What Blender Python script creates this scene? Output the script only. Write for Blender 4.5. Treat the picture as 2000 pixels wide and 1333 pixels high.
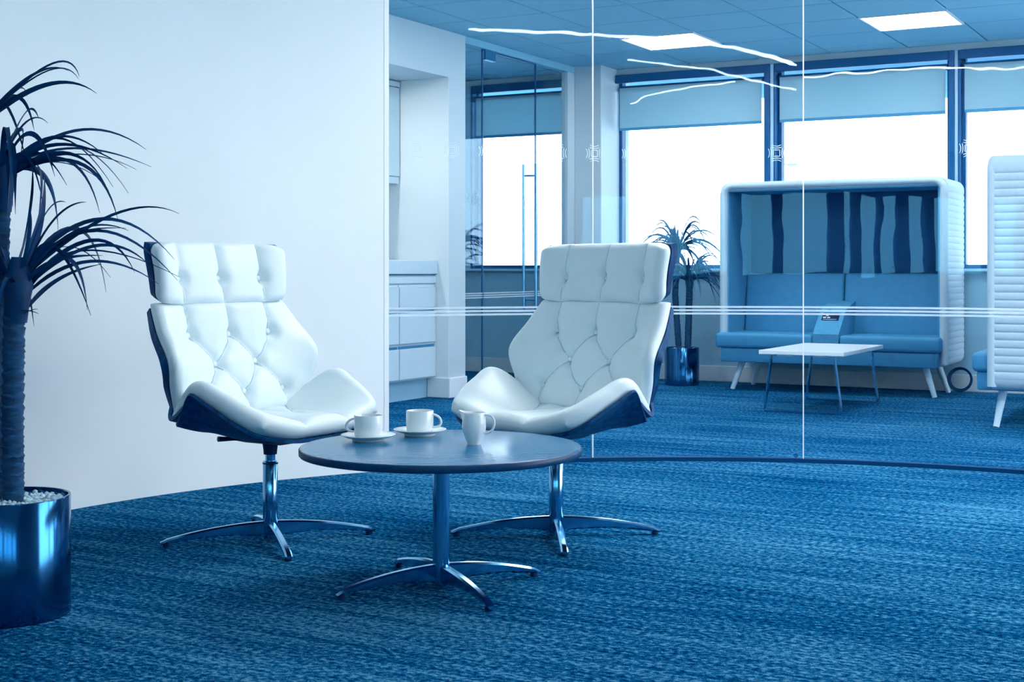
import bpy, math, random
import numpy as np

for o in list(bpy.data.objects):
    bpy.data.objects.remove(o)
SC = bpy.context.scene
COL = SC.collection
R = math.radians

# ------------------------------------------------------------------ camera
cam_d = bpy.data.cameras.new('camera')
cam_d.sensor_width = 36.0
cam_d.lens = 36.0 * 2700 / 2000
cam_d.shift_y = -(1333 / 2 - 525) / 2000
cam_d.clip_end = 300
cam = bpy.data.objects.new('camera', cam_d)
COL.objects.link(cam)
cam.location = (0, 0, 0.9)
cam.rotation_euler = (R(90), 0, 0)
SC.camera = cam

# ------------------------------------------------------------------ world, exposure
world = bpy.data.worlds.new('overcast_sky')
SC.world = world
world.use_nodes = True
wbg = world.node_tree.nodes['Background']
wbg.inputs[0].default_value = (0.97, 0.985, 1.0, 1)
wbg.inputs[1].default_value = 2.6
SC.view_settings.view_transform = 'Standard'
SC.view_settings.look = 'None'
SC.view_settings.gamma = 1
SC.view_settings.exposure = 1.48
SC.view_settings.use_curve_mapping = False
SC.cycles.max_bounces = 6
SC.cycles.diffuse_bounces = 3
SC.cycles.glossy_bounces = 3
SC.cycles.transparent_max_bounces = 12
SC.cycles.adaptive_threshold = 0.08
SC.cycles.adaptive_min_samples = 12
SC.cycles.sample_clamp_indirect = 6
SC.cycles.use_denoising = True

# ------------------------------------------------------------------ materials
def s2l(c):
    c /= 255.0
    return c / 12.92 if c <= 0.04045 else ((c + 0.055) / 1.055) ** 2.4


def rgb(r, g, b):
    return (s2l(r), s2l(g), s2l(b), 1)


def new_mat(name):
    m = bpy.data.materials.new(name)
    m.use_nodes = True
    nt = m.node_tree
    return m, nt, nt.nodes['Principled BSDF'], nt.nodes['Material Output']


def noise(nt, scale, vec=None, detail=3, stretch=None, rotz=0.0):
    n = nt.nodes.new('ShaderNodeTexNoise')
    n.inputs['Scale'].default_value = scale
    n.inputs['Detail'].default_value = detail
    if vec is None:
        tc = nt.nodes.new('ShaderNodeTexCoord')
        vec = tc.outputs['Object']
    if stretch or rotz:
        mp = nt.nodes.new('ShaderNodeMapping')
        mp.vector_type = 'POINT'
        if rotz:
            mr = nt.nodes.new('ShaderNodeMapping')
            mr.inputs['Rotation'].default_value = (0, 0, rotz)
            nt.links.new(vec, mr.inputs['Vector'])
            vec = mr.outputs['Vector']
        mp.inputs['Scale'].default_value = stretch or (1, 1, 1)
        nt.links.new(vec, mp.inputs['Vector'])
        vec = mp.outputs['Vector']
    nt.links.new(vec, n.inputs['Vector'])
    return n


def ramp(nt, fac, stops):
    r = nt.nodes.new('ShaderNodeValToRGB')
    els = r.color_ramp.elements
    while len(els) < len(stops):
        els.new(0.5)
    for e, (p, c) in zip(els, stops):
        e.position = p
        e.color = c
    nt.links.new(fac, r.inputs['Fac'])
    return r


def mix_c(c0, c1, t):
    return tuple(a + (b - a) * t for a, b in zip(c0, c1))


def mat(name, col, rough=0.5, metal=0.0, spec=0.5, vary=0.06, nscale=8, bump=0.0, bscale=120, stretch=None, coat=0.0):
    m, nt, p, out = new_mat(name)
    n = noise(nt, nscale, stretch=stretch)
    lo = tuple(c * (1 - vary) for c in col[:3]) + (1,)
    hi = tuple(min(1, c * (1 + vary)) for c in col[:3]) + (1,)
    r = ramp(nt, n.outputs['Fac'], [(0.3, lo), (0.7, hi)])
    nt.links.new(r.outputs['Color'], p.inputs['Base Color'])
    p.inputs['Roughness'].default_value = rough
    p.inputs['Metallic'].default_value = metal
    p.inputs['Specular IOR Level'].default_value = spec
    p.inputs['Coat Weight'].default_value = coat
    if bump:
        b = nt.nodes.new('ShaderNodeBump')
        b.inputs['Strength'].default_value = bump
        b.inputs['Distance'].default_value = 0.002
        nb = noise(nt, bscale)
        nt.links.new(nb.outputs['Fac'], b.inputs['Height'])
        nt.links.new(b.outputs['Normal'], p.inputs['Normal'])
    return m


M = {}
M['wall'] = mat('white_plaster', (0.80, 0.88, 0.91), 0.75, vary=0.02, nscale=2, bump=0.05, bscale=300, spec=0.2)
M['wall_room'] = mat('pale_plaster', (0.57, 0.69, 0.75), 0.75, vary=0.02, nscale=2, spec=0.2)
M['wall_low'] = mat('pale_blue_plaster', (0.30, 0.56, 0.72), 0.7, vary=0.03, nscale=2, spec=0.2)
M['trim'] = mat('white_trim', (0.82, 0.88, 0.92), 0.4, vary=0.02)
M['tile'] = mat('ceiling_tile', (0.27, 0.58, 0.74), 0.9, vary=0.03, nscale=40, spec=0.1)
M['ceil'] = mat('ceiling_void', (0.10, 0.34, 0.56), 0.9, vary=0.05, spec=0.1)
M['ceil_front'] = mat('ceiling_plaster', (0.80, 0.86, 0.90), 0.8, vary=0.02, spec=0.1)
M['leather'] = mat('white_leather', (0.76, 0.89, 0.935), 0.38, vary=0.02, nscale=14, bump=0.12, bscale=260, spec=0.5)
M['seam'] = mat('leather_seam', (0.42, 0.62, 0.78), 0.6, vary=0.03)
M['black'] = mat('black_plastic', (0.0, 0.022, 0.085), 0.45, spec=0.2, vary=0.1)
M['rubber'] = mat('dark_rubber', (0.0, 0.03, 0.11), 0.7, spec=0.2, vary=0.1)
M['chrome'] = mat('polished_steel', (0.20, 0.50, 0.74), 0.14, metal=1.0, vary=0.03)
M['chrome_pot'] = mat('brushed_steel', (0.03, 0.15, 0.33), 0.13, metal=1.0, vary=0.05, nscale=30, stretch=(1, 1, 0.02))
M['ceramic'] = mat('white_porcelain', (0.80, 0.885, 0.92), 0.12, vary=0.01, coat=0.3)
M['frame_dark'] = mat('blue_black_window_frame', (0.004, 0.10, 0.27), 0.45, spec=0.2, vary=0.05)
M['frame_light'] = mat('pale_frame', (0.42, 0.68, 0.86), 0.4, vary=0.03)
M['track'] = mat('dark_floor_track', (0.0, 0.045, 0.15), 0.6, vary=0.05, spec=0.1)
M['cabinet'] = mat('cabinet_laminate', (0.60, 0.76, 0.85), 0.35, vary=0.015)
M['worktop'] = mat('speckled_worktop', (0.55, 0.72, 0.82), 0.35, vary=0.12, nscale=220)
M['gap'] = mat('shadow_gap', (0.03, 0.2, 0.38), 0.8, vary=0.05)
M['booth_out'] = mat('booth_pale_fabric', (0.50, 0.66, 0.76), 0.8, vary=0.03, nscale=60, bump=0.1, bscale=500, spec=0.2)
M['booth_in'] = mat('booth_mid_fabric', (0.07, 0.32, 0.56), 0.75, vary=0.06, nscale=50, bump=0.1, bscale=500, spec=0.3)
M['booth_seat'] = mat('booth_seat_leather', (0.06, 0.30, 0.54), 0.5, spec=0.2, vary=0.05, nscale=20, bump=0.1, bscale=200)
M['booth_dark'] = mat('booth_dark_panel', (0.0, 0.07, 0.21), 0.3, spec=0.2, vary=0.06, nscale=30)
M['leg_pale'] = mat('pale_wood_leg', (0.55, 0.76, 0.88), 0.45, vary=0.06, nscale=20, stretch=(1, 1, 0.1))
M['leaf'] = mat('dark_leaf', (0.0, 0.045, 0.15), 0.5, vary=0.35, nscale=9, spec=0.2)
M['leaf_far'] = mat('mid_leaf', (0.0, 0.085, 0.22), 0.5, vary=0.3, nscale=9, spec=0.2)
M['trunk'] = mat('trunk_bark', (0.002, 0.06, 0.16), 0.85, vary=0.4, nscale=40, stretch=(1, 1, 3), bump=0.6, bscale=80)
M['pebble'] = mat('white_pebble', (0.50, 0.72, 0.86), 0.6, vary=0.25, nscale=60)
M['table_white'] = mat('white_laminate', (0.82, 0.91, 0.96), 0.35, vary=0.01)
M['edge'] = mat('dark_edge_band', (0.0, 0.045, 0.14), 0.4, vary=0.1, spec=0.3)
M['cable'] = mat('dark_cable', (0.0, 0.05, 0.16), 0.5, spec=0.2)
M['ground'] = mat('pale_ground', (0.7, 0.85, 0.95), 0.9, vary=0.1, nscale=0.3)
M['lamp_grey'] = mat('street_lamp_grey', (0.10, 0.17, 0.2), 0.5)
M['twig'] = mat('dark_twig', (0.02, 0.08, 0.15), 0.8)


def wood_mat(name, dark, light, rough, vecstretch, spec=0.5):
    m, nt, p, out = new_mat(name)
    n = noise(nt, 6, detail=5, stretch=vecstretch)
    r = ramp(nt, n.outputs['Fac'], [(0.32, dark), (0.68, light)])
    nt.links.new(r.outputs['Color'], p.inputs['Base Color'])
    p.inputs['Roughness'].default_value = rough
    p.inputs['Specular IOR Level'].default_value = spec
    return m


M['shell'] = wood_mat('dark_wood_veneer', (0.0, 0.030, 0.125, 1), (0.002, 0.095, 0.26, 1), 0.5, (9, 9, 0.5), 0.2)
M['table_top'] = wood_mat('dark_stained_table_top', (0.0, 0.12, 0.29, 1), (0.006, 0.19, 0.40, 1), 0.22, (0.6, 8, 1), 0.5)


def emit_mat(name, col, strength):
    m, nt, p, out = new_mat(name)
    p.inputs['Base Color'].default_value = (0.8, 0.9, 1, 1)
    n = noise(nt, 3)
    r = ramp(nt, n.outputs['Fac'], [(0, col), (1, col)])
    nt.links.new(r.outputs['Color'], p.inputs['Emission Color'])
    p.inputs['Emission Strength'].default_value = strength
    return m


M['diffuser'] = emit_mat('lit_diffuser', (1, 0.98, 0.95, 1), 8.0)
M['led_left'] = emit_mat('led_strip_strong', (0.95, 0.98, 1, 1), 17.0)
M['downlight'] = emit_mat('lit_downlight', (1, 0.93, 0.85, 1), 190.0)
M['diffuser_fill'] = emit_mat('fill_diffuser', (1, 0.98, 0.95, 1), 13.0)  # only for the added fill panels over the meeting area
M['led'] = emit_mat('led_strip', (1, 0.98, 0.95, 1), 10.5)


def glass_mat(name, tint, wave=0.0, boost=1.0):
    m, nt, p, out = new_mat(name)
    nt.nodes.remove(p)
    tr = nt.nodes.new('ShaderNodeBsdfTransparent')
    tr.inputs[0].default_value = tint
    gl = nt.nodes.new('ShaderNodeBsdfGlossy')
    gl.inputs['Roughness'].default_value = 0.0
    gl.inputs['Color'].default_value = (0.42, 0.60, 0.72, 1)
    fr = nt.nodes.new('ShaderNodeFresnel')
    fr.inputs['IOR'].default_value = 1.5
    mx = nt.nodes.new('ShaderNodeMixShader')
    if wave:
        b = nt.nodes.new('ShaderNodeBump')
        b.inputs['Strength'].default_value = 1.0
        b.inputs['Distance'].default_value = wave
        nb = noise(nt, 2.6, detail=2)
        nt.links.new(nb.outputs['Fac'], b.inputs['Height'])
        nt.links.new(b.outputs['Normal'], gl.inputs['Normal'])
    # same reflectance on entering and leaving the thin sheet
    ge = nt.nodes.new('ShaderNodeNewGeometry')
    mr = nt.nodes.new('ShaderNodeMapRange')
    mr.inputs['To Min'].default_value = 1.5
    mr.inputs['To Max'].default_value = 1 / 1.5
    nt.links.new(ge.outputs['Backfacing'], mr.inputs['Value'])
    nt.links.new(mr.outputs['Result'], fr.inputs['IOR'])
    nt.links.new(fr.outputs[0], mx.inputs[0])
    nt.links.new(tr.outputs[0], mx.inputs[1])
    nt.links.new(gl.outputs[0], mx.inputs[2])
    nt.links.new(mx.outputs[0], out.inputs['Surface'])
    return m


M['glass'] = glass_mat('partition_glass', (0.95, 0.98, 1, 1), wave=0.0012)
M['pane_dim'] = glass_mat('light_dimming_glass', (0.40, 0.66, 0.76, 1))  # tint made up to weaken front fill and mirrored strips from the rear windows
M['pane'] = glass_mat('window_pane_glass', (0.96, 0.99, 1, 1))


def vinyl_mat(name, opacity):
    m, nt, p, out = new_mat(name)
    nt.nodes.remove(p)
    tr = nt.nodes.new('ShaderNodeBsdfTransparent')
    df = nt.nodes.new('ShaderNodeBsdfDiffuse')
    tl = nt.nodes.new('ShaderNodeBsdfTranslucent')
    for x in (df, tl):
        x.inputs[0].default_value = (0.86, 0.97, 1, 1)
    a = nt.nodes.new('ShaderNodeMixShader')
    a.inputs[0].default_value = 0.5
    nt.links.new(df.outputs[0], a.inputs[1])
    nt.links.new(tl.outputs[0], a.inputs[2])
    n = noise(nt, 400)
    r = ramp(nt, n.outputs['Fac'], [(0.3, (opacity - .06,) * 3 + (1,)), (0.7, (opacity + .06,) * 3 + (1,))])
    mx = nt.nodes.new('ShaderNodeMixShader')
    nt.links.new(r.outputs['Color'], mx.inputs[0])
    nt.links.new(tr.outputs[0], mx.inputs[1])
    nt.links.new(a.outputs[0], mx.inputs[2])
    nt.links.new(mx.outputs[0], out.inputs['Surface'])
    return m


M['vinyl'] = vinyl_mat('frosted_vinyl', 0.88)
M['stripe'] = vinyl_mat('frosted_stripe', 0.5)


def blind_mat():
    m, nt, p, out = new_mat('blind_fabric')
    nt.nodes.remove(p)
    df = nt.nodes.new('ShaderNodeBsdfDiffuse')
    tl = nt.nodes.new('ShaderNodeBsdfTranslucent')
    n = noise(nt, 300, stretch=(1, 1, 1))
    r = ramp(nt, n.outputs['Fac'], [(0.3, (0.42, 0.62, 0.70, 1)), (0.7, (0.48, 0.69, 0.77, 1))])
    nt.links.new(r.outputs['Color'], df.inputs[0])
    nt.links.new(r.outputs['Color'], tl.inputs[0])
    a = nt.nodes.new('ShaderNodeMixShader')
    a.inputs[0].default_value = 0.4
    nt.links.new(df.outputs[0], a.inputs[1])
    nt.links.new(tl.outputs[0], a.inputs[2])
    nt.links.new(a.outputs[0], out.inputs['Surface'])
    return m


M['blind'] = blind_mat()


def carpet_mat():
    m, nt, p, out = new_mat('loop_pile_carpet')
    rz = R(29)
    streak = noise(nt, 1.0, detail=4, stretch=(1.3, 26, 1), rotz=rz)
    patch = noise(nt, 0.8, detail=3, stretch=(1, 1.6, 1), rotz=rz)
    pile = noise(nt, 1.0, detail=3, stretch=(58, 80, 60), rotz=rz)
    grain = noise(nt, 260, detail=2)

    def math_n(op, a, b):
        x = nt.nodes.new('ShaderNodeMath')
        x.operation = op
        for i, v in enumerate((a, b)):
            if isinstance(v, (int, float)):
                x.inputs[i].default_value = v
            else:
                nt.links.new(v, x.inputs[i])
        return x.outputs[0]
    s = math_n('MULTIPLY', streak.outputs['Fac'], 0.34)
    s = math_n('ADD', s, math_n('MULTIPLY', patch.outputs['Fac'], 0.26))
    s = math_n('ADD', s, math_n('MULTIPLY', pile.outputs['Fac'], 0.72))
    s = math_n('ADD', s, math_n('MULTIPLY', grain.outputs['Fac'], 0.40))
    r = ramp(nt, s, [(0.68, (0.0, 0.017, 0.075, 1)), (0.80, (0.0, 0.058, 0.175, 1)),
                     (0.90, (0.012, 0.135, 0.29, 1)), (1.0, (0.085, 0.29, 0.47, 1))])
    nt.links.new(r.outputs['Color'], p.inputs['Base Color'])
    p.inputs['Roughness'].default_value = 0.95
    p.inputs['Specular IOR Level'].default_value = 0.0
    b = nt.nodes.new('ShaderNodeBump')
    b.inputs['Strength'].default_value = 0.55
    b.inputs['Distance'].default_value = 0.006
    nt.links.new(math_n('ADD', pile.outputs['Fac'], math_n('MULTIPLY', grain.outputs['Fac'], 0.6)), b.inputs['Height'])
    nt.links.new(b.outputs['Normal'], p.inputs['Normal'])
    return m


M['carpet'] = carpet_mat()

# ------------------------------------------------------------------ mesh helpers
class MB:
    def __init__(self):
        self.v = []
        self.f = []

    def add(self, vs, fs):
        k = len(self.v)
        self.v += [tuple(map(float, p)) for p in vs]
        self.f += [tuple(i + k for i in q) for q in fs]
        return self

    def box(self, x0, x1, y0, y1, z0, z1, c=0.0):
        """box; c = chamfer on the vertical and horizontal edges"""
        if c <= 0:
            vs = [(x0, y0, z0), (x1, y0, z0), (x1, y1, z0), (x0, y1, z0), (x0, y0, z1), (x1, y0, z1), (x1, y1, z1), (x0, y1, z1)]
            fs = [(0, 3, 2, 1), (4, 5, 6, 7), (0, 1, 5, 4), (1, 2, 6, 5), (2, 3, 7, 6), (3, 0, 4, 7)]
            return self.add(vs, fs)
        return self.rbox(x0, x1, y0, y1, z0, z1, c, 1)

    def rbox(self, x0, x1, y0, y1, z0, z1, r, n=3):
        """rounded box: rings of rounded rectangles"""
        def ring(ins, z):
            a0, a1, b0, b1 = x0 + ins, x1 - ins, y0 + ins, y1 - ins
            rr = max(r - ins, 1e-4)
            pts = []
            for cx, cy, st in ((a1 - rr, b1 - rr, 0), (a0 + rr, b1 - rr, 90), (a0 + rr, b0 + rr, 180), (a1 - rr, b0 + rr, 270)):
                for k in range(n + 1):
                    a = R(st + 90 * k / n)
                    pts.append((cx + rr * math.cos(a), cy + rr * math.sin(a), z))
            return pts
        rings = []
        for k in range(n + 1):
            a = R(90 * k / n)
            rings.append(ring(r * (1 - math.sin(a)), z0 + r * (1 - math.cos(a))))
        for k in range(n, -1, -1):
            a = R(90 * k / n)
            rings.append(ring(r * (1 - math.sin(a)), z1 - r * (1 - math.cos(a))))
        m = len(rings[0])
        vs = [p for q in rings for p in q]
        fs = [tuple(range(m))[::-1], tuple(range((len(rings) - 1) * m, len(rings) * m))]
        for i in range(len(rings) - 1):
            for j in range(m):
                fs.append((i * m + j, i * m + (j + 1) % m, (i + 1) * m + (j + 1) % m, (i + 1) * m + j))
        return self.add(vs, fs)

    def lathe(self, prof, seg=32, cx=0, cy=0, a0=0):
        """prof list of (r,z), closed at the axis when r==0"""
        vs, fs, idx = [], [], []
        for r, z in prof:
            if r < 1e-6:
                idx.append([len(vs)])
                vs.append((cx, cy, z))
            else:
                idx.append(list(range(len(vs), len(vs) + seg)))
                for k in range(seg):
                    a = 2 * math.pi * k / seg + a0
                    vs.append((cx + r * math.cos(a), cy + r * math.sin(a), z))
        for a, b in zip(idx, idx[1:]):
            for k in range(seg):
                k2 = (k + 1) % seg
                if len(a) == 1 and len(b) == 1:
                    continue
                if len(a) == 1:
                    fs.append((a[0], b[k2], b[k]))
                elif len(b) == 1:
                    fs.append((a[k], a[k2], b[0]))
                else:
                    fs.append((a[k], a[k2], b[k2], b[k]))
        return self.add(vs, fs)

    def tube(self, pts, rad, seg=8, closed=False):
        pts = [np.array(p, float) for p in pts]
        n = len(pts)
        if not isinstance(rad, (list, tuple)):
            rad = [rad] * n
        vs, fs = [], []
        up = np.array([0, 0, 1.0])
        prev = None
        for i, p in enumerate(pts):
            if closed:
                d = pts[(i + 1) % n] - pts[i - 1]
            else:
                d = pts[min(i + 1, n - 1)] - pts[max(i - 1, 0)]
            d = d / (np.linalg.norm(d) + 1e-12)
            if prev is None:
                a = np.cross(d, up if abs(d[2]) < 0.9 else np.array([1.0, 0, 0]))
            else:
                a = prev - d * prev.dot(d)
            a = a / (np.linalg.norm(a) + 1e-12)
            prev = a
            b = np.cross(d, a)
            for k in range(seg):
                t = 2 * math.pi * k / seg
                vs.append(p + rad[i] * (math.cos(t) * a + math.sin(t) * b))
        m = n if closed else n - 1
        for i in range(m):
            for k in range(seg):
                i2 = (i + 1) % n
                fs.append((i * seg + k, i * seg + (k + 1) % seg, i2 * seg + (k + 1) % seg, i2 * seg + k))
        if not closed:
            fs.append(tuple(range(seg))[::-1])
            fs.append(tuple(range((n - 1) * seg, n * seg)))
        return self.add(vs, fs)

    def prism(self, poly, axis, lo, hi):
        """poly of 2-D points extruded along axis ('x','y','z')"""
        def p3(p, w):
            return {'x': (w, p[0], p[1]), 'y': (p[0], w, p[1]), 'z': (p[0], p[1], w)}[axis]
        n = len(poly)
        vs = [p3(p, lo) for p in poly] + [p3(p, hi) for p in poly]
        fs = [tuple(range(n))[::-1], tuple(range(n, 2 * n))]
        for i in range(n):
            fs.append((i, (i + 1) % n, n + (i + 1) % n, n + i))
        return self.add(vs, fs)

    def mesh(self, name, smooth=False, angle=None):
        me = bpy.data.meshes.new(name)
        me.from_pydata(self.v, [], self.f)
        import bmesh
        bm = bmesh.new()
        bm.from_mesh(me)
        bmesh.ops.recalc_face_normals(bm, faces=bm.faces)
        if smooth:
            lim = R(angle or 40)
            for fc in bm.faces:
                fc.smooth = True
            for e in bm.edges:
                if len(e.link_faces) == 2 and e.calc_face_angle(0) > lim:
                    e.smooth = False
        bm.to_mesh(me)
        bm.free()
        return me

    def build(self, name, m, parent=None, smooth=False, angle=None):
        return link(name, self.mesh(name, smooth, angle), m, parent)


def link(name, me, m, parent=None):
    o = bpy.data.objects.new(name, me)
    COL.objects.link(o)
    if m is not None and not me.materials:
        me.materials.append(M[m] if isinstance(m, str) else m)
    if parent is not None:
        o.parent = parent
    return o


def tag(o, label=None, cat=None, group=None, kind=None):
    for k, v in (('label', label), ('category', cat), ('group', group), ('kind', kind)):
        if v:
            o[k] = v
    return o


def thing(name, label, cat, loc=(0, 0, 0), rotz=0.0, group=None, kind=None):
    o = bpy.data.objects.new(name, None)
    o.empty_display_size = 0.1
    COL.objects.link(o)
    o.location = loc
    o.rotation_euler = (0, 0, rotz)
    return tag(o, label, cat, group, kind)


GA = R(-29)          # the office grid is turned 29 degrees


def W(u, v, z=0.0):
    return (u * math.cos(GA) - v * math.sin(GA), u * math.sin(GA) + v * math.cos(GA), z)


def struct(name, mb, m, grid=False, smooth=False, label=None):
    o = mb.build(name, m, None, smooth)
    if grid:
        o.rotation_euler = (0, 0, GA)
    o['kind'] = 'structure'
    if label:
        o['label'] = label
    return o


CC = (0.752, 3.638)   # centre of the round meeting area
RR = 2.837


def arc(a, r=RR, z=0.0):
    a = R(a)
    return (CC[0] + r * math.sin(a), CC[1] + r * math.cos(a), z)


def arc_slab(a0, a1, r0, r1, z0, z1, n):
    mb = MB()
    vs, fs = [], []
    for i in range(n + 1):
        a = a0 + (a1 - a0) * i / n
        vs += [arc(a, r0, z0), arc(a, r1, z0), arc(a, r1, z1), arc(a, r0, z1)]
    for i in range(n):
        k = 4 * i
        for j in range(4):
            fs.append((k + j, k + (j + 1) % 4, k + 4 + (j + 1) % 4, k + 4 + j))
    fs += [(0, 1, 2, 3), (4 * n + 3, 4 * n + 2, 4 * n + 1, 4 * n)]
    return mb.add(vs, fs)


ZC = 2.55
# ------------------------------------------------------------------ structure: floor, ceiling, walls
struct('floor', MB().box(-9.2, 8.0, -5.2, 13.5, -0.12, 0.0), 'carpet', label='blue streaked loop pile carpet')
struct('ground', MB().box(-90, 90, -60, 120, -0.6, -0.5), 'ground')
struct('wall_left', arc_slab(-80, -27.75, RR, RR + 0.1, 0, ZC, 40), 'wall', smooth=True, label='curved white plaster wall')
struct('trim_1', arc_slab(-27.75, -27.3, RR - 0.002, RR + 0.1, 0, ZC, 2), 'trim')
lx, ly, _ = arc(-80, RR)
struct('wall_left_far', MB().box(-9.1, lx, ly, ly + 0.1, 0, ZC), 'wall_low')
struct('wall_side', MB().box(-9.2, -9.1, -5.1, ly + 0.1, 0, ZC), 'wall_low')

PT = 0.574
U0, V0 = -4.14, 9.045
ceil = struct('ceiling', MB().box(-9.2, 8.0, -5.2, 13.5, ZC + 0.016, ZC + 0.12), 'ceil')
tile_me = MB().box(-PT / 2 + .006, PT / 2 - .006, -PT / 2 + .006, PT / 2 - .006, -0.008, 0.008, 0.003).mesh('ceiling_tile')
tile_me.materials.append(M['tile'])
lights = {(0, 0), (3, 0), (0, -4), (3, -4), (6, -4), (6, 0)}
for i in range(-6, 8):
    for j in range(-7, 3):
        if (i, j) in lights:
            continue
        uc, vc = U0 + (i + .5) * PT, V0 + (j + .5) * PT
        wx, wy, _ = W(uc, vc)
        if math.hypot(wx - CC[0], wy - CC[1]) < RR - 0.45 or wx > 6.5:
            continue
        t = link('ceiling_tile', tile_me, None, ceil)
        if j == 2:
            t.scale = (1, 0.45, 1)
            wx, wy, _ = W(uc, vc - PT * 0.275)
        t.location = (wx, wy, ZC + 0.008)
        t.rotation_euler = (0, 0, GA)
# plain plaster ceiling over the round meeting area and the front of the room
struct('ceiling_front', MB().prism([(-9.2, -5.2), (8, -5.2), (8, 3.0)] + [arc(a, RR - 0.05)[:2] for a in range(100, -101, -5)] + [(-9.2, 3.0)], 'z', ZC - 0.004, ZC + 0.014), 'ceil_front')

for k, (i, jv, lab) in enumerate(((0, 0, 'square lit ceiling panel above the white column, nearer the glass door'), (3, 0, 'square lit ceiling panel at upper right above the high-backed booth'),
        (0, -4, 'added square fill panel above the top of the frame, left of the booths'), (3, -4, 'added square fill panel above the top of the frame, over the sofa table'),
        (6, 0, 'added square fill panel right of the frame near the windows'), (6, -4, 'added square fill panel right of the frame near the glass partition'))):  # the panels outside the frame are added to brighten the back room
    uc, vc = U0 + (i + .5) * PT, V0 + (jv + .5) * PT
    t = thing('ceiling_light', lab, 'ceiling light', W(uc, vc, ZC), GA, 'square ceiling light panels')
    h, g = PT / 2 - .004, PT / 2 - .018
    fr = MB()
    fr.box(-h, h, -h, -g, -.006, .012).box(-h, h, g, h, -.006, .012).box(-h, -g, -g, g, -.006, .012).box(g, h, -g, g, -.006, .012)
    fr.build('frame', 'trim', t)
    MB().box(-g, g, -g, g, -.003, .008).build('diffuser', 'diffuser', t)

for x, y, lab in ((3.55, 4.0, 'added square fill panel over the right side of the meeting area'), (2.15, 5.0, 'added square fill panel in front of the glass partition, right one'),
                  (0.85, 5.35, 'added square fill panel in front of the glass partition, left one')):  # unseen panels added to brighten the left chair, curved wall and floor
    t = thing('ceiling_light', lab, 'ceiling light', (x, y, ZC - .01), 0, 'square ceiling light panels')
    h, g = .29, .275
    fr = MB()
    fr.box(-h, h, -h, -g, -.012, .004).box(-h, h, g, h, -.012, .004).box(-h, -g, -g, g, -.012, .004).box(g, h, -g, g, -.012, .004)
    fr.build('frame', 'trim', t)
    MB().box(-g, g, -g, g, -.009, .002).build('diffuser', 'diffuser_fill', t)

# window wall on the office grid
VW = 10.45
SILL, HEAD = 0.9, 2.5
ULEFT, URIGHT = -7.4, 4.2
mb = MB()
mb.box(ULEFT, URIGHT, VW, VW + .25, 0, SILL - .02)
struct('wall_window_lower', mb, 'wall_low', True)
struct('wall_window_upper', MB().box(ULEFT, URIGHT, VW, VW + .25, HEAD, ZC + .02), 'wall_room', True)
struct('baseboard_window', MB().box(-5.0, URIGHT, VW - .018, VW, 0, .125, .004), 'wall_room', True)
struct('baseboard_corridor', MB().box(ULEFT, -5.08, VW - .018, VW, 0, .125, .004), 'wall_room', True)
struct('trim_2', MB().box(-4.8, URIGHT, VW - .05, VW + .12, SILL - .022, SILL, .004), 'frame_light', True, label='pale window sill board')
struct('trim_3', MB().box(ULEFT, -5.06, VW - .05, VW + .12, SILL - .022, SILL, .004), 'frame_light', True)
# bays: (left, right)
BAYS = [(-6.18, -5.06), (-4.80, -3.519), (-3.432, -2.112), (-2.036, -0.70), (-0.62, 0.75), (0.83, 2.2), (2.28, 3.6)]
BLAB = ['grey-blue roller blind half down behind the glass door', 'grey-blue roller blind beside the white column',
        'grey-blue roller blind on the window above the high-backed booth', 'grey-blue roller blind at the right edge of the photo',
        'roller blind on the window right of the pale quilted booth', 'roller blind on the second window right of the quilted booth',
        'roller blind on the last window at the right end']
for n, (a, b) in enumerate(BAYS):
    w = thing('window_%d' % (n + 1), None, None, W(0, VW), GA, kind='structure')
    f = MB()
    e = .028
    f.box(a - .002, a + e, .05, .12, SILL, HEAD).box(b - e, b + .002, .05, .12, SILL, HEAD)
    f.box(a + e, b - e, .05, .12, SILL, SILL + .03).box(a + e, b - e, .05, .12, HEAD - .03, HEAD)
    f.build('window_frame', 'frame_dark', w)
    MB().box(a + e, b - e, .082, .09, SILL + .03, HEAD - .03).build('pane', 'pane', w)
    MB().box(a, b, -.035, .0, 2.432, HEAD, .003).build('head_fascia', 'frame_dark', w)
    if n > 5:
        continue
    bl = thing('roller_blind', BLAB[n], 'roller blind', W((a + b) / 2, VW, 0), GA, 'roller blinds on the window wall')
    hw = (b - a) / 2 - .02
    MB().tube([(-hw, .02, 2.388), (hw, .02, 2.388)], .024, 14).build('roller', 'frame_dark', bl, True)
    MB().box(-hw + .01, hw - .01, -.0065, -.004, 2.06, 2.392).build('fabric', 'blind', bl)
    MB().box(-hw + .01, hw - .01, -.012, .002, 2.04, 2.062, .003).build('bottom_bar', 'frame_dark' if False else 'booth_in', bl)
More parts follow.
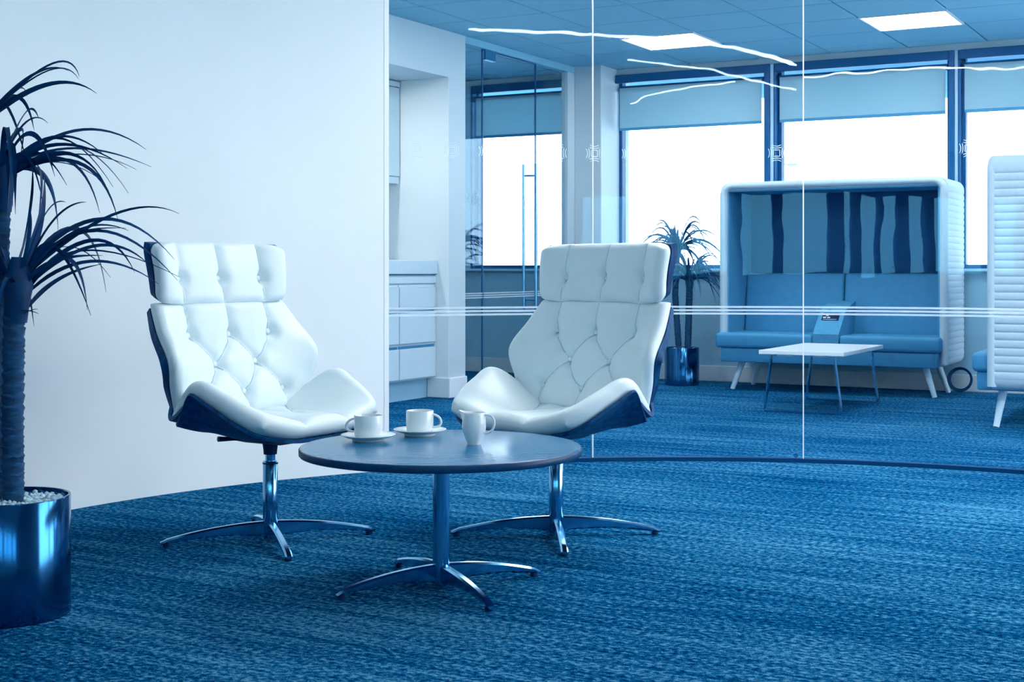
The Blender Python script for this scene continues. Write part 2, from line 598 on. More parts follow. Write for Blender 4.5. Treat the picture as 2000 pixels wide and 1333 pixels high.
# mullion posts
mull = [(-3.519, -3.432), (-2.112, -2.036), (-0.70, -0.62), (0.75, 0.83), (2.2, 2.28)]
for k, (a, b) in enumerate(mull):
    t = thing('trim_%d' % (k + 4), None, None, W(0, VW), GA, kind='structure')
    c = a + (b - a) * .5
    MB().box(a, c, -.04, .13, SILL, HEAD, .003).build('mullion_post', 'frame_dark', t)
    MB().box(c, b - .014, -.02, .13, SILL, HEAD, .002).build('mullion_cover', 'frame_light', t)
    MB().box(b - .014, b, -.025, .13, SILL, HEAD, .002).build('mullion_edge', 'frame_dark', t)
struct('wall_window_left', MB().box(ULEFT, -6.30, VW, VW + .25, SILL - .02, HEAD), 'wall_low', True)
t = thing('trim_9', None, None, W(0, VW), GA, kind='structure')
MB().box(-6.30, -6.262, -.03, .13, SILL, HEAD).build('mullion_post', 'frame_dark', t)
MB().box(-6.262, -6.20, -.01, .13, SILL, HEAD).build('mullion_cover', 'frame_light', t)
MB().box(-6.20, -6.18, -.015, .13, SILL, HEAD).build('mullion_edge', 'frame_dark', t)
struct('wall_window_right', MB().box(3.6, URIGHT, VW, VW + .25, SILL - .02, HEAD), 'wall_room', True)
# column in the corner
struct('wall_column', MB().box(-5.05, -4.80, 10.15, VW + .25, 0, ZC + .01, .004), 'wall_room', True, label='boxed white column by the window')
struct('baseboard_column', MB().box(-5.0, -4.782, 10.132, VW - .02, 0, .125, .003), 'wall_room', True)

# kitchen wall with niche and pier
UK = -5.04
struct('wall_pier', MB().box(UK - .16, UK, 8.19, 8.41, 0, ZC + .01), 'wall_room', True, label='white pier between kitchen niche and glass door')
struct('wall_bulkhead', MB().box(UK - .75, UK, 4.9, 8.19, 2.23, ZC + .01), 'wall_room', True)
struct('wall_niche_end', MB().box(UK - .75, UK - .16, 8.19, 8.29, 0, ZC), 'wall', True)
struct('wall_niche_lit_skin', MB().box(UK - .16, UK - .001, 8.184, 8.1895, 0, 2.23), 'wall', True)  # thin skin on the pier: brightness of its lit face put into the colour
struct('wall_niche_back', MB().box(UK - .85, UK - .75, 4.9, 8.29, 0, ZC), 'wall', True)
struct('wall_niche_near', MB().box(UK - .75, UK, 4.9, 6.2, 0, 2.23), 'wall', True)
struct('baseboard_pier', MB().box(UK - .17, UK + .016, 8.172, 8.412, 0, .14, .004), 'trim', True)
struct('wall_kitchen_close', MB().box(UK - .85, UK + .4, 4.8, 4.9, 0, ZC), 'wall', True)
dn = thing('downlight', 'round downlight in the head of the kitchen niche', 'downlight', W(UK - .4, 7.35, 2.23), GA)
MB().lathe([(.06, -.004), (.075, -.006), (.078, 0), (.06, 0)], 28).build('bezel', 'trim', dn, True)
MB().lathe([(0, -.003), (.06, -.003), (.06, 0), (0, 0)], 28).build('diffuser', 'downlight', dn, True)
# corridor behind the glass door
struct('wall_corridor', MB().box(ULEFT, ULEFT + .1, 8.29, VW + .1, 0, ZC), 'wall_room', True)
struct('wall_corridor_near', MB().box(ULEFT, UK - .16, 8.29, 8.40, 0, ZC), 'wall_room', True)
# outer walls out of view: right wall and the wall behind the photographer, both with window bands
RX = 4.8
struct('wall_right', MB().box(RX, RX + .2, -5.1, 2.2, 0, ZC + .02), 'wall_low')
for nm, z0, z1 in (('wall_right_lower', 0, .12), ('wall_right_upper', 2.48, ZC + .02)):
    struct(nm, MB().box(RX, RX + .2, 2.2, 9.4, z0, z1), 'wall')
for nm, z0, z1 in (('wall_back_lower', 0, .82), ('wall_back_upper', 1.88, ZC + .02)):
    struct(nm, MB().box(-9.2, RX + .2, -5.2, -5.0, z0, z1), 'wall_low')
for k, yy in enumerate((4.5, 6.8, 9.2)):
    struct('wall_right_post_%d' % (k + 1), MB().box(RX, RX + .2, yy - .08, yy + .08, .12, 2.48), 'frame_dark')
for k, (xa, xb) in enumerate(((-9.2, -4), (-4, 1), (1, RX))):
    struct('window_%d' % (k + 11), MB().box(xa, xb, -5.12, -5.11, .82, 1.88), 'pane_dim')
px = [-9.0, -7.9, -6.75, -5.6, -4.7, -3.9, -3.2, -2.55, -2.0, -1.2, -0.55, 0.55, 1.7, 3.2, 4.8, 6.5]
for k, xx in enumerate(px):
    hw = (.06, .12, .2)[(k * 7) % 3]
    struct('wall_back_post_%d' % (k + 1), MB().box(xx - hw, xx + hw, -5.2, -5.0, .82, 1.88), 'frame_dark')

# ------------------------------------------------------------------ motif printed on the glass
def motif_mesh(size):
    """square rosette: four stacks of three concave arcs, drawn in x-z, thin in y"""
    mb = MB()
    h = size / 2
    wd = size * .017
    for side in range(4):
        ca, sa = math.cos(side * math.pi / 2), math.sin(side * math.pi / 2)
        for dist, half, sag in ((.36, .34, .02), (.58, .56, .10), (.80, .52, .17)):
            n = 8
            ring = []
            for i in range(n + 1):
                q = -1 + 2 * i / n
                x = half * q
                y = dist + sag * q * q
                ring.append((x * h, y * h))
            vs, fs = [], []
            for i, (x, y) in enumerate(ring):
                for yy in (-.0004, .0004):
                    for o in (-wd, wd):
                        a, b = x, y + o
                        vs.append((a * ca - b * sa, yy, a * sa + b * ca))
            for i in range(n):
                k = 4 * i
                fs += [(k, k + 1, k + 5, k + 4), (k + 2, k + 6, k + 7, k + 3), (k, k + 4, k + 6, k + 2), (k + 1, k + 3, k + 7, k + 5)]
            fs += [(0, 2, 3, 1), (4 * n, 4 * n + 1, 4 * n + 3, 4 * n + 2)]
            mb.add(vs, fs)
    me = mb.mesh('motif')
    me.materials.append(M['vinyl'])
    return me


motif = motif_mesh(.080)
gp = thing('glass_partition', 'curved frameless glass partition with a row of frosted motifs and stripes', 'glass partition', arc(2))
gp.location = (CC[0], CC[1], 0)


def lp(mbo, name, m, smooth=False):
    """build at world coordinates, child of the partition standing at the arc centre"""
    mbo.v = [(x - CC[0], y - CC[1], z) for x, y, z in mbo.v]
    return mbo.build(name, m, gp, smooth)


JO = [-27.3, -7.59, 12.19, 31.97, 51.75]
GT = .012
for k in range(4):
    a0, a1 = JO[k] + .04, JO[k + 1] - .04
    pane = lp(arc_slab(a0, a1, RR, RR + GT, .016, ZC - .03, 48), 'pane', 'glass', True)
    for z in (.721, .705, .6895):
        lp(arc_slab(a0, a1, RR - .0012, RR - .0003, z - .0045, z + .0045, 32), 'frosted_stripe', 'stripe')
for a in JO[1:4]:
    lp(arc_slab(a - .055, a + .055, RR - .0005, RR + GT + .0005, .016, ZC - .03, 1), 'joint_seal', 'trim')
lp(arc_slab(JO[0], JO[4], RR - .016, RR + GT + .016, 0, .018, 60), 'floor_track', 'track')
lp(arc_slab(JO[0], JO[4], RR - .016, RR + GT + .016, ZC - .032, ZC - .005, 60), 'head_track', 'frame_light')
for k in range(18):
    a = -24.64 + 3.437 * k
    o = link('motif', motif, None, gp)
    p = arc(a, RR - .0011, 1.438)
    o.location = (p[0] - CC[0], p[1] - CC[1], 1.438)
    o.rotation_euler = (0, 0, -R(a))
p = arc(11.5, RR - .006, .05)
st = MB().lathe([(0, 0), (.011, 0), (.011, .01), (0, .01)], 16)
o = st.build('glass_clip', 'chrome', gp, True)
o.location = (p[0] - CC[0], p[1] - CC[1], .034)
o.rotation_euler = (R(90), 0, -R(11.5))

# ------------------------------------------------------------------ glass door screen between pier and column
ds = thing('door_1', 'frameless glass door with long steel pull handles between pier and column', None, W(UK - .03, 8.41), GA, kind='structure')
# local x = u, y = v from the pier
DH = ZC - .05
MB().box(-.03, .03, 0, 1.74, DH, ZC).build('head_rail', 'tile', ds)
MB().box(-.03, .03, 1.62, 1.74, 0, DH, .003).build('door_post', 'wall_room', ds)
MB().box(-.032, .032, 1.74, 1.75, 0, ZC).build('post_seal', 'frame_dark', ds)
MB().box(-.006, .006, .004, .282, .01, DH).build('pane', 'pane', ds)
dl = MB().box(-.006, .006, .296, 1.105, .01, DH - .008).build('door_leaf', 'pane', ds)
MB().box(-.006, .006, 1.117, 1.616, .01, DH).build('pane', 'pane', ds)
MB().box(-.0065, .0065, .284, .2905, .01, DH).build('edge_seal', 'frame_dark', ds)
MB().box(-.0065, .0065, 1.107, 1.114, .01, DH).build('edge_seal', 'frame_dark', ds)
MB().box(-.007, .007, .296, 1.105, DH - .009, DH - .001).build('edge_seal', 'frame_dark', ds)
MB().box(-.018, .018, .31, .46, DH - .075, DH - .004, .003).build('patch_fitting', 'chrome', dl)
for s in (-1, 1):
    MB().tube([(s * .054, 1.02, .585), (s * .054, 1.02, 1.71)], .0125, 14).build('pull_bar', 'chrome', dl, True)
for z in (.66, 1.62):
    MB().tube([(-.054, 1.02, z), (.054, 1.02, z)], .008, 10).build('handle_bolt', 'chrome', dl, True)
small = motif
for k in range(11):
    o = link('motif', motif, None, ds)
    o.location = (.0075, .06 + .145 * k, 1.40)
    o.rotation_euler = (0, 0, R(90))
for z in (.721, .705, .6895):
    MB().box(.0062, .0072, .004, .282, z - .0045, z + .0045).build('frosted_stripe', 'stripe', ds)
    MB().box(.0062, .0072, .296, 1.105, z - .0045, z + .0045).build('frosted_stripe', 'stripe', ds)
    MB().box(.0062, .0072, 1.117, 1.616, z - .0045, z + .0045).build('frosted_stripe', 'stripe', ds)

# ------------------------------------------------------------------ kitchen units in the niche
# local: x = u from the cabinet front (front at 0, depth to -x), y = v down from the niche end (end at 0, towards -y)
def kit(name, label, cat, u):
    return thing(name, label, cat, W(u, 8.188), GA)


bu = kit('base_cabinet', 'pale drawer unit with three drawers in the kitchen niche', 'cabinet', -5.142)
MB().box(-.56, -.02, -1.9, -.004, .14, .855).build('body', 'cabinet', bu)
MB().box(-.56, -.072, -1.9, -.004, 0, .14).build('plinth', 'wall_low', bu)
for y0 in (-.46, -.92, -1.38, -1.84):
    for z0, z1 in ((.15, .375), (.392, .615), (.632, .79)):
        d = MB().box(-.02, 0, y0 + .003, y0 + .452, z0, z1 - .018, .003).build('drawer', 'cabinet', bu)
        MB().box(-.019, -.012, y0 + .006, y0 + .449, z1 - .017, z1, .001).build('finger_groove', 'gap' if z1 < .7 else 'cabinet', d)
MB().box(-.02, -.004, -1.9, -.004, .80, .845).build('top_rail', 'cabinet', bu)
wt = kit('worktop', 'thick pale speckled worktop over the drawer unit', 'worktop', -5.142)
MB().box(-.59, .012, -1.95, -.004, .862, .957, .004).build('slab', 'worktop', wt)
MB().box(-.59, -.005, -1.95, -.004, .8555, .861).build('shadow_gap_strip', 'gap', wt)
wc = kit('wall_cabinet', 'pale wall cupboard high in the kitchen niche', 'cabinet', -5.444)
MB().box(-.34, -.02, -1.9, -.004, 1.55, 2.222).build('body', 'cabinet', wc)
for k in range(4):
    MB().box(-.02, 0, -.46 * (k + 1) + .003, -.46 * k - .007, 1.552, 2.18, .003).build('door', 'cabinet', wc)
MB().box(-.03, -.006, -1.9, -.01, 1.50, 1.548, .002).build('light_pelmet', 'cabinet', wc)
MB().box(-.02, .0, -1.9, -.004, 2.184, 2.222, .002).build('top_rail', 'cabinet', wc)

# ------------------------------------------------------------------ high-backed booths
BW = 1.66
BD = .60
BH = 1.54
BB = .215


def scallop_poly(x_in, x_out, z0, z1, pitch, r):
    """side panel section in x-z, outer face scalloped"""
    pts = [(x_in, z0), (x_in, z1)]
    n = int(round((z1 - z0) / pitch))
    s = 1 if x_out > x_in else -1
    for i in range(n):
        a, b = z1 - (z1 - z0) * i / n, z1 - (z1 - z0) * (i + 1) / n
        for q in (0.0, .12, .3, .5, .7, .88):
            pts.append((x_out - s * .0055 * (1 - math.sqrt(max(0, 1 - (2 * q - 1) ** 2))), a + (b - a) * q))
    pts.append((x_out - s * .0055, z0))
    return pts


def make_booth(label, loc, rot):
    t = thing('high_back_booth', label, 'booth', loc, rot, 'high-backed upholstered booths')
    hw = BW / 2
    T = .055
    for s in (-1, 1):
        MB().prism(scallop_poly(s * (hw - T), s * hw, BB + .06, BH - .06, .044, 0), 'y', .03, BD).build('side_panel', 'booth_out', t, True, 30)
        # bottom and top rounding of the shell
        cap = [(s * (hw - T), BB + .06)] + [(s * (hw - .06 + .06 * math.cos(R(a))), BB + .06 - .06 * math.sin(R(a))) for a in range(0, 91, 15)] + [(s * (hw - .06), BB), (s * (hw - .09), BB), (s * (hw - .09), BB + .06)]
        cap = [(s * (hw - .09), BB + .06)] + [(s * (hw - .06 + .06 * math.cos(R(a))), BB + .06 - .06 * math.sin(R(a))) for a in range(0, 91, 15)] + [(s * (hw - .09), BB)]
        MB().prism(cap, 'y', .03, BD).build('bottom_roll', 'booth_out', t, True, 40)
    top = []
    for a in range(0, 91, 15):
        top.append((hw - .07 + .07 * math.cos(R(a)), BH - .07 + .07 * math.sin(R(a))))
    for a in range(90, 181, 15):
        top.append((-hw + .07 + .07 * math.cos(R(a)), BH - .07 + .07 * math.sin(R(a))))
    top += [(-hw + T, BH - .07), (-hw + T, BH - T), (hw - T, BH - T), (hw - T, BH - .07)]
    MB().prism(top, 'y', .03, BD).build('top_panel', 'booth_out', t, True, 40)
    MB().box(-hw + T, hw - T, BD - .05, BD, BB, BH - T).build('back_shell', 'booth_out', t)
    # padded front rim
    path = []
    rc = .075
    q = T / 2 - .004
    path.append((-hw + q, .03, BB + .02))
    path.append((-hw + q, .03, .6))
    path.append((-hw + q, .03, BH - rc - q))
    for a in range(180, 89, -15):
        path.append((-hw + q + rc + rc * math.cos(R(a)), .03, BH - q - rc + rc * math.sin(R(a))))
    path.append((0, .03, BH - q))
    for a in range(90, -1, -15):
        path.append((hw - q - rc + rc * math.cos(R(a)), .03, BH - q - rc + rc * math.sin(R(a))))
    path.append((hw - q, .03, .6))
    path.append((hw - q, .03, BB + .02))
    MB().tube(path, T / 2, 12).build('front_rim', 'booth_out', t, True)
    # lining
    li = .012
    for s in (-1, 1):
        MB().box(min(s * (hw - T), s * (hw - T - li)), max(s * (hw - T), s * (hw - T - li)), .03, BD - .05, BB + .1, BH - T).build('side_lining', 'booth_in', t)
    MB().box(-hw + T, hw - T, .03, BD - .05, BH - T - li, BH - T).build('top_lining', 'booth_in', t)
    MB().box(-hw + T + .012, hw - T - .012, BD - .075, BD - .05, .84, BH - T - .012, .004).build('back_panel', 'booth_dark', t)
    # back cushions, leaning
    iw = hw - T - .014
    for x0, x1 in ((-iw, -.004), (.004, iw)):
        mbc = MB().rbox(x0, x1, -.05, .05, .41, .865, .022, 3)
        o = mbc.build('back_cushion', 'booth_seat', t, True)
        mbc = None
        o.location = (0, .40, 0)
        for v in o.data.vertices:
            v.co.y += (v.co.z - .43) * .16
    # seat
    for x0, x1 in ((-hw - .005, -.098), (.098, hw - .03)):
        MB().rbox(x0 if x0 > -1 else x0, x1, -.085, .42, .315, .425, .026, 3).build('seat_cushion', 'booth_seat', t, True)
    MB().rbox(-hw + .03, hw - .055, -.06, .52, .21, .316, .012, 2).build('seat_base', 'booth_seat', t, True)
    con = MB()
    poly = [(-.075, .316), (-.075, .43), (.12, .60), (.38, .66), (.40, .316)]
    con.prism(poly, 'x', -.094, .094)
    c = con.build('console', 'booth_in', t)
    # socket plate on the sloping face of the console
    sl = math.atan2(.17, .195)
    sp = bpy.data.objects.new('socket_plate', MB().box(-.062, .062, -.038, .038, 0, .005, .002).mesh('socket_plate'))
    COL.objects.link(sp)
    sp.data.materials.append(M['black'])
    sp.parent = t
    sp.location = (.0, .062, .552)
    sp.rotation_euler = (sl, 0, 0)
    for (x, y, w, h) in ((-.03, .022, .026, .010), (-.026, .006, .018, .008), (-.042, -.014, .022, .011), (-.012, -.014, .022, .011), (.022, .02, .014, .012), (0, -.034, .10, .003)):
        MB().box(x - w / 2, x + w / 2, y - h / 2, y + h / 2, .005, .0062).build('socket_mark', 'table_white', sp)
    for x, y in ((-1, 0), (1, 0), (-1, 1), (1, 1)):
        bx, by = x * .74, (.04, .50)[y]
        MB().tube([(bx, by, .0), (bx - x * .075, by + (.03 if y == 0 else -.03), .225)], [.017, .025], 14).build('leg', 'leg_pale', t, True)
    return t


make_booth('high-backed booth facing the camera with two seat cushions, dark rear panel and power socket', W(-2.83, 9.80), GA)
make_booth('booth cropped by the right edge, showing its pale horizontally quilted side', W(-1.44, 8.93), GA + R(-90))

# coil of cable behind the booth's rear leg
ck = thing('cable_coil', 'dark coil of cable leaning on the wall behind the booth leg', 'cable', W(-2.02, 10.36), GA)
cc = MB()
for k in range(3):
    cc.tube([((.085 - .006 * k) * math.cos(a), .01 * (k - 1) - .03 * math.sin(a) * -1 * .6, .095 + (.085 - .006 * k) * math.sin(a)) for a in np.linspace(0, 2 * math.pi, 28, endpoint=False)], .0055, 6, True)
cc.build('coil', 'cable', ck, True)

# ------------------------------------------------------------------ white sofa table on sled legs
st = thing('sofa_table', 'rectangular white table with flat steel sled legs before the booth', 'table', W(-2.59, 8.845), GA)
MB().box(-.27, .27, -.485, .485, .362, .387, .002).build('tabletop', 'table_white', st)
for y, nm in ((-.44, 1), (.44, 2)):
    path = [(-.20, .355), (-.245, .012), (-.235, .004), (.235, .004), (.245, .012), (.20, .355)]
    g = MB()
    for (x0, z0), (x1, z1) in zip(path, path[1:]):
        d = np.array([x1 - x0, z1 - z0])
        d /= np.linalg.norm(d)
        nx, nz = -d[1] * .004, d[0] * .004
        g.prism([(x0 - nx, z0 - nz), (x1 - nx, z1 - nz), (x1 + nx, z1 + nz), (x0 + nx, z0 + nz)], 'y', y - .018, y + .018)
    g.build('sled_leg', 'chrome', st)
    MB().box(-.16, -.06, y - .012, y + .012, .352, .362).build('fixing_plate', 'table_white', st)
    MB().box(.06, .16, y - .012, y + .012, .352, .362).build('fixing_plate', 'table_white', st)

# ------------------------------------------------------------------ upholstered lounge chairs
def lerp_rows(rows, t):
    k = [r[0] for r in rows]
    return [np.interp(t, k, [r[i] for r in rows]) for i in range(1, len(rows[0]))]


def smooth_rows(rows, t):
    """Catmull-Rom interpolation of the control rows"""
    ks = np.array([r[0] for r in rows], float)
    P = np.array([r[1:] for r in rows], float)
    i = int(np.clip(np.searchsorted(ks, t) - 1, 0, len(ks) - 2))
    h = ks[i + 1] - ks[i]
    q = (t - ks[i]) / h

    def tan(j):
        if j == 0:
            return (P[1] - P[0]) / (ks[1] - ks[0])
        if j == len(ks) - 1:
            return (P[-1] - P[-2]) / (ks[-1] - ks[-2])
        return (P[j + 1] - P[j - 1]) / (ks[j + 1] - ks[j - 1])
    m0, m1 = tan(i) * h, tan(i + 1) * h
    return ((2 * q ** 3 - 3 * q ** 2 + 1) * P[i] + (q ** 3 - 2 * q ** 2 + q) * m0 + (-2 * q ** 3 + 3 * q ** 2) * P[i + 1] + (q ** 3 - q ** 2) * m1)


def seg_dist(px, py, a, b):
    ax, ay = a
    bx, by = b
    dx, dy = bx - ax, by - ay
    L = dx * dx + dy * dy
    t = np.clip(((px - ax) * dx + (py - ay) * dy) / L, 0, 1)
    return np.hypot(px - ax - t * dx, py - ay - t * dy)


def pad_piece(midfun, ns, nt, half, rim, buttons, seams, crease, ax):
    """closed upholstered pad around a mid surface. midfun(s,t)->(x,fwd,z). ax: which two coords carry the tufting map"""
    S = np.linspace(-1, 1, ns)
    # denser sampling towards the border
    S = np.sign(S) * (1 - (1 - np.abs(S)) ** 1.25)
    Tt = np.linspace(0, 1, nt)
    Tt = np.where(Tt < .5, .5 * (2 * Tt) ** 1.2, 1 - .5 * (2 - 2 * Tt) ** 1.2)
    G = np.zeros((nt, ns, 3))
    for j, t in enumerate(Tt):
        for i, s in enumerate(S):
            G[j, i] = midfun(s, t)
    du = np.gradient(G, axis=1)
    dv = np.gradient(G, axis=0)
    N = np.cross(du, dv)
    N /= np.linalg.norm(N, axis=2, keepdims=True) + 1e-12
    # metric distance to the border
    def cum(A, axis):
        d = np.linalg.norm(np.diff(A, axis=axis), axis=2)
        z = np.zeros_like(np.take(d, [0], axis=axis))
        return np.concatenate([z, np.cumsum(d, axis=axis)], axis=axis)
    cs, ct = cum(G, 1), cum(G, 0)
    ds_ = np.minimum(cs, cs[:, -1:] - cs)
    dt_ = np.minimum(ct, ct[-1:, :] - ct)
    def prof(d):
        q = np.clip(1 - d / rim, 0, 1)
        return np.sqrt(np.clip(1 - q * q, 0, 1))
    H = prof(ds_) * prof(dt_)
    X, Yv = G[..., ax[0]], G[..., ax[1]]
    tuft = np.zeros_like(X)
    dmin = np.full_like(X, 9.0)
    for a, b in seams:
        dmin = np.minimum(dmin, seg_dist(X, Yv, a, b))
    if seams:
        tuft -= crease * np.exp(-dmin / .016) + crease * .35 * np.exp(-(dmin / .05) ** 2)
    for bx, by in buttons:
        r = np.hypot(X - bx, Yv - by)
        tuft -= crease * 1.5 * np.exp(-(r / .022) ** 2)
    F = G + N * (half * H + tuft * H)[..., None]
    B = G - N * (half * H)[..., None]
    return G, N, F, B, S, Tt


def pad_mesh(F, B):
    nt, ns = F.shape[:2]
    vs = [tuple(p) for p in F.reshape(-1, 3)]
    fs = []
    idx = np.arange(nt * ns).reshape(nt, ns)
    bidx = idx.copy()
    for j in range(1, nt - 1):
        for i in range(1, ns - 1):
            bidx[j, i] = len(vs)
            vs.append(tuple(B[j, i]))
    for j in range(nt - 1):
        for i in range(ns - 1):
            fs.append((idx[j, i], idx[j, i + 1], idx[j + 1, i + 1], idx[j + 1, i]))
            q = (bidx[j, i], bidx[j + 1, i], bidx[j + 1, i + 1], bidx[j, i + 1])
            if len(set(q)) == 4 and q != (idx[j, i], idx[j + 1, i], idx[j + 1, i + 1], idx[j, i + 1]):
                fs.append(q)
    return vs, fs


def shell_mesh(G, N, off, th, ms, mt):
    """thin veneer shell behind a pad: rows mt.. and columns ms.. trimmed"""
    A = G[mt:G.shape[0] - mt:2, ms:G.shape[1] - ms:2]
    n = N[mt:G.shape[0] - mt:2, ms:G.shape[1] - ms:2]
    nt, ns = A.shape[:2]
    P = A - n * off
    Q = A - n * (off + th)
    vs = [tuple(p) for p in P.reshape(-1, 3)] + [tuple(p) for p in Q.reshape(-1, 3)]
    k = nt * ns
    fs = []
    for j in range(nt - 1):
        for i in range(ns - 1):
            a, b, c, d = j * ns + i, j * ns + i + 1, (j + 1) * ns + i + 1, (j + 1) * ns + i
            fs += [(a, b, c, d), (a + k, d + k, c + k, b + k)]
    bd = [i for i in range(ns)] + [j * ns + ns - 1 for j in range(1, nt)] + [(nt - 1) * ns + i for i in range(ns - 2, -1, -1)] + [j * ns for j in range(nt - 2, 0, -1)]
    for a, b in zip(bd, bd[1:] + bd[:1]):
        fs.append((a, a + k, b + k, b))
    return vs, fs


# control rows: t, centre(fwd,z), edge(x,fwd,z)   -- front mid-surface of each pad
BACK = [(0, -.085, .415, .302, -.128, .425), (.27, -.115, .505, .333, -.112, .520), (.52, -.152, .595, .350, -.095, .612),
        (.76, -.182, .690, .332, -.170, .700), (1, -.207, .784, .304, -.238, .786)]
HEADR = [(0, -.209, .780, .300, -.232, .782), (.5, -.232, .880, .304, -.226, .884), (1, -.262, .988, .311, -.238, .988)]
SEAT = [(0, -.105, .405, .312, -.132, .432), (.32, .0, .392, .350, -.008, .540), (.62, .095, .390, .343, .085, .508),
        (.85, .185, .396, .322, .172, .452), (1, .252, .392, .285, .225, .412)]


def back_fun(s, t):
    yc, zc, xe, ye, ze = smooth_rows(BACK, t)
    a = abs(s)
    g = np.clip((a - .45) / .55, 0, 1) ** 1.5
    x = xe * s
    return (x, yc + (ye - yc) * g, zc + (ze - zc) * a * a)


def head_fun(s, t):
    yc, zc, xe, ye, ze = smooth_rows(HEADR, t)
    a = abs(s)
    g = np.clip((a - .5) / .5, 0, 1) ** 1.6
    bow = .018 * (1 - np.cos(np.clip((a - .35) / .65, 0, 1) * math.pi)) * .5
    q = abs(2 * t - 1)
    z = zc + (ze - zc) * a * a
    z += (.884 - z) * .13 * a ** 10
    return (xe * s * (1 - .045 * q ** 10), yc + (ye - yc) * g + bow, z)


def seat_fun(s, t):
    yc, zc, xe, ye, ze = smooth_rows(SEAT, t)
    a = abs(s)
    g = np.clip((a - .42) / .58, 0, 1) ** 1.35
    y = yc + (ye - yc) * a * a
    return (xe * s * (1 - .10 * (1 - a) * 0), y, zc + (ze - zc) * g)


BX = .192
bk_btn = [(-BX, .679), (0, .679), (BX, .679), (-BX / 2, .583), (BX / 2, .583), (-BX, .487), (0, .487), (BX, .487)]
bk_seam = [((x, .80), (x, .679)) for x in (-BX, 0, BX)]
for x0 in (-BX, 0, BX):
    for x1 in (-BX / 2, BX / 2):
        if abs(x0 - x1) < BX * .6:
            bk_seam += [((x0, .679), (x1, .583)), ((x1, .583), (x0, .487))]
bk_seam += [((x, .487), (x, .40)) for x in (-BX, 0, BX)]
hd_btn = [(-BX, .866), (0, .866), (BX, .866)]
hd_seam = [((x, 1.0), (x, .77)) for x in (-BX, 0, BX)]
se_btn = [(-.105, .02), (.105, .02)]
se_seam = [((-.105, .02), (-.105, .30)), ((.105, .02), (.105, .30)), ((-.105, .02), (0, -.12)), ((.105, .02), (0, -.12)), ((-.105, .02), (-.19, -.12)), ((.105, .02), (.19, -.12))]
flip = lambda vs: [(x, -y, z) for x, y, z in vs]      # forward is local -y

CH = {}
for nm, fun, ns, nt, half, rim, btn, sm, cr, ax in (
        ('backrest', back_fun, 121, 91, .024, .030, bk_btn, bk_seam, .015, (0, 2)),
        ('headrest', head_fun, 121, 61, .026, .030, hd_btn, hd_seam, .015, (0, 2)),
        ('seat', seat_fun, 121, 91, .034, .044, se_btn, se_seam, .010, (0, 1))):
    G, N, F, B, S, Tt = pad_piece(fun, ns, nt, half, rim, btn, sm, cr, ax)
    # the pads face the sitter: flip where needed
    want = np.array([0, 1, .3]) if nm != 'seat' else np.array([0, 0, 1.0])
    if (N[nt // 2, ns // 2] @ want) < 0:
        G2, N = G, -N
        F2 = G + (F - G) * -1
        B2 = G + (B - G) * -1
        F, B = F2, B2
    vs, fs = pad_mesh(F, B)
    CH[nm] = MB().add(flip(vs), fs).mesh(nm, True, 60)
    vs, fs = shell_mesh(G, N, half * (.92 if nm == 'seat' else .80), .010 if nm == 'seat' else .022, 2, 1)
    CH[nm + '_G'] = (G, N, half)
    CH[nm + '_shell'] = MB().add(flip(vs), fs).mesh(nm + '_shell', True, 50)
    # seam cords lying in the creases
    A, Bc = F[..., ax[0]], F[..., ax[1]]
    flat = F.reshape(-1, 3)
    fa, fb = A.ravel(), Bc.ravel()

    def snap(p):
        d = (fa - p[0]) ** 2 + (fb - p[1]) ** 2
        k = np.argsort(d)[:4]
        w = 1 / (d[k] + 1e-9)
        return (flat[k] * w[:, None]).sum(0) / w.sum()
    cords = []
    gx, gy = G[..., ax[0]], G[..., ax[1]]
    lo, hi = gy.min(), gy.max()
    for a, b in sm:
        pts = []
        for q in np.linspace(0, 1, 13):
            p = (a[0] + (b[0] - a[0]) * q, a[1] + (b[1] - a[1]) * q)
            if not (lo + .006 < p[1] < hi - .004):
                continue
            w = snap(p)
            pts.append((w[0], -w[1], w[2]))
        if len(pts) > 2:
            cords.append(MB().tube(pts, .0013, 5).mesh('seam', True, 80))
    CH[nm + '_cords'] = cords
    bt = []
    for b in btn:
        p = snap(b)
        j, i = np.unravel_index(np.argmin((gx - b[0]) ** 2 + (gy - b[1]) ** 2), gx.shape)
        n = N[j, i]
        p = p + n * .005
        bt.append(((p[0], -p[1], p[2]), (n[0], -n[1], n[2])))
    CH[nm + '_btn'] = bt
# curved veneer joining the back shell to the seat shell
gb, nb_, hb_ = CH['backrest_G']
gs, nsn, hs_ = CH['seat_G']
jb, js = 10, 16
cv = []
cols = list(range(2, gb.shape[1] - 2, 2))
for i in cols:
    p0 = gb[jb, i] - nb_[jb, i] * (hb_ * .8 + .006)
    p2 = gs[js, i] - nsn[js, i] * (hs_ * .8)
    mid = (gb[0, i] + gs[0, i]) / 2
    c = mid + np.array([0, -.040, -.036])
    row = []
    for q in np.linspace(0, 1, 11):
        row.append((1 - q) ** 2 * p0 + 2 * q * (1 - q) * c + q * q * p2)
    cv.append(row)
cv = np.array(cv).transpose(1, 0, 2)
du = np.gradient(cv, axis=1)
dv = np.gradient(cv, axis=0)
nn = np.cross(du, dv)
nn /= np.linalg.norm(nn, axis=2, keepdims=True) + 1e-12
if nn[5, len(cols) // 2] @ np.array([0, -1, -1]) > 0:
    nn = -nn
cvp = np.repeat(np.repeat(cv, 2, 0), 2, 1)
vs, fs = shell_mesh(cvp, np.repeat(np.repeat(nn, 2, 0), 2, 1), -.004, .016, 0, 0)
CH['corner_shell'] = MB().add(flip(vs), fs).mesh('corner_shell', True, 50)
for k, me in CH.items():
    if isinstance(me, bpy.types.Mesh):
        me.materials.append(M['shell' if k.endswith('shell') else 'leather'])
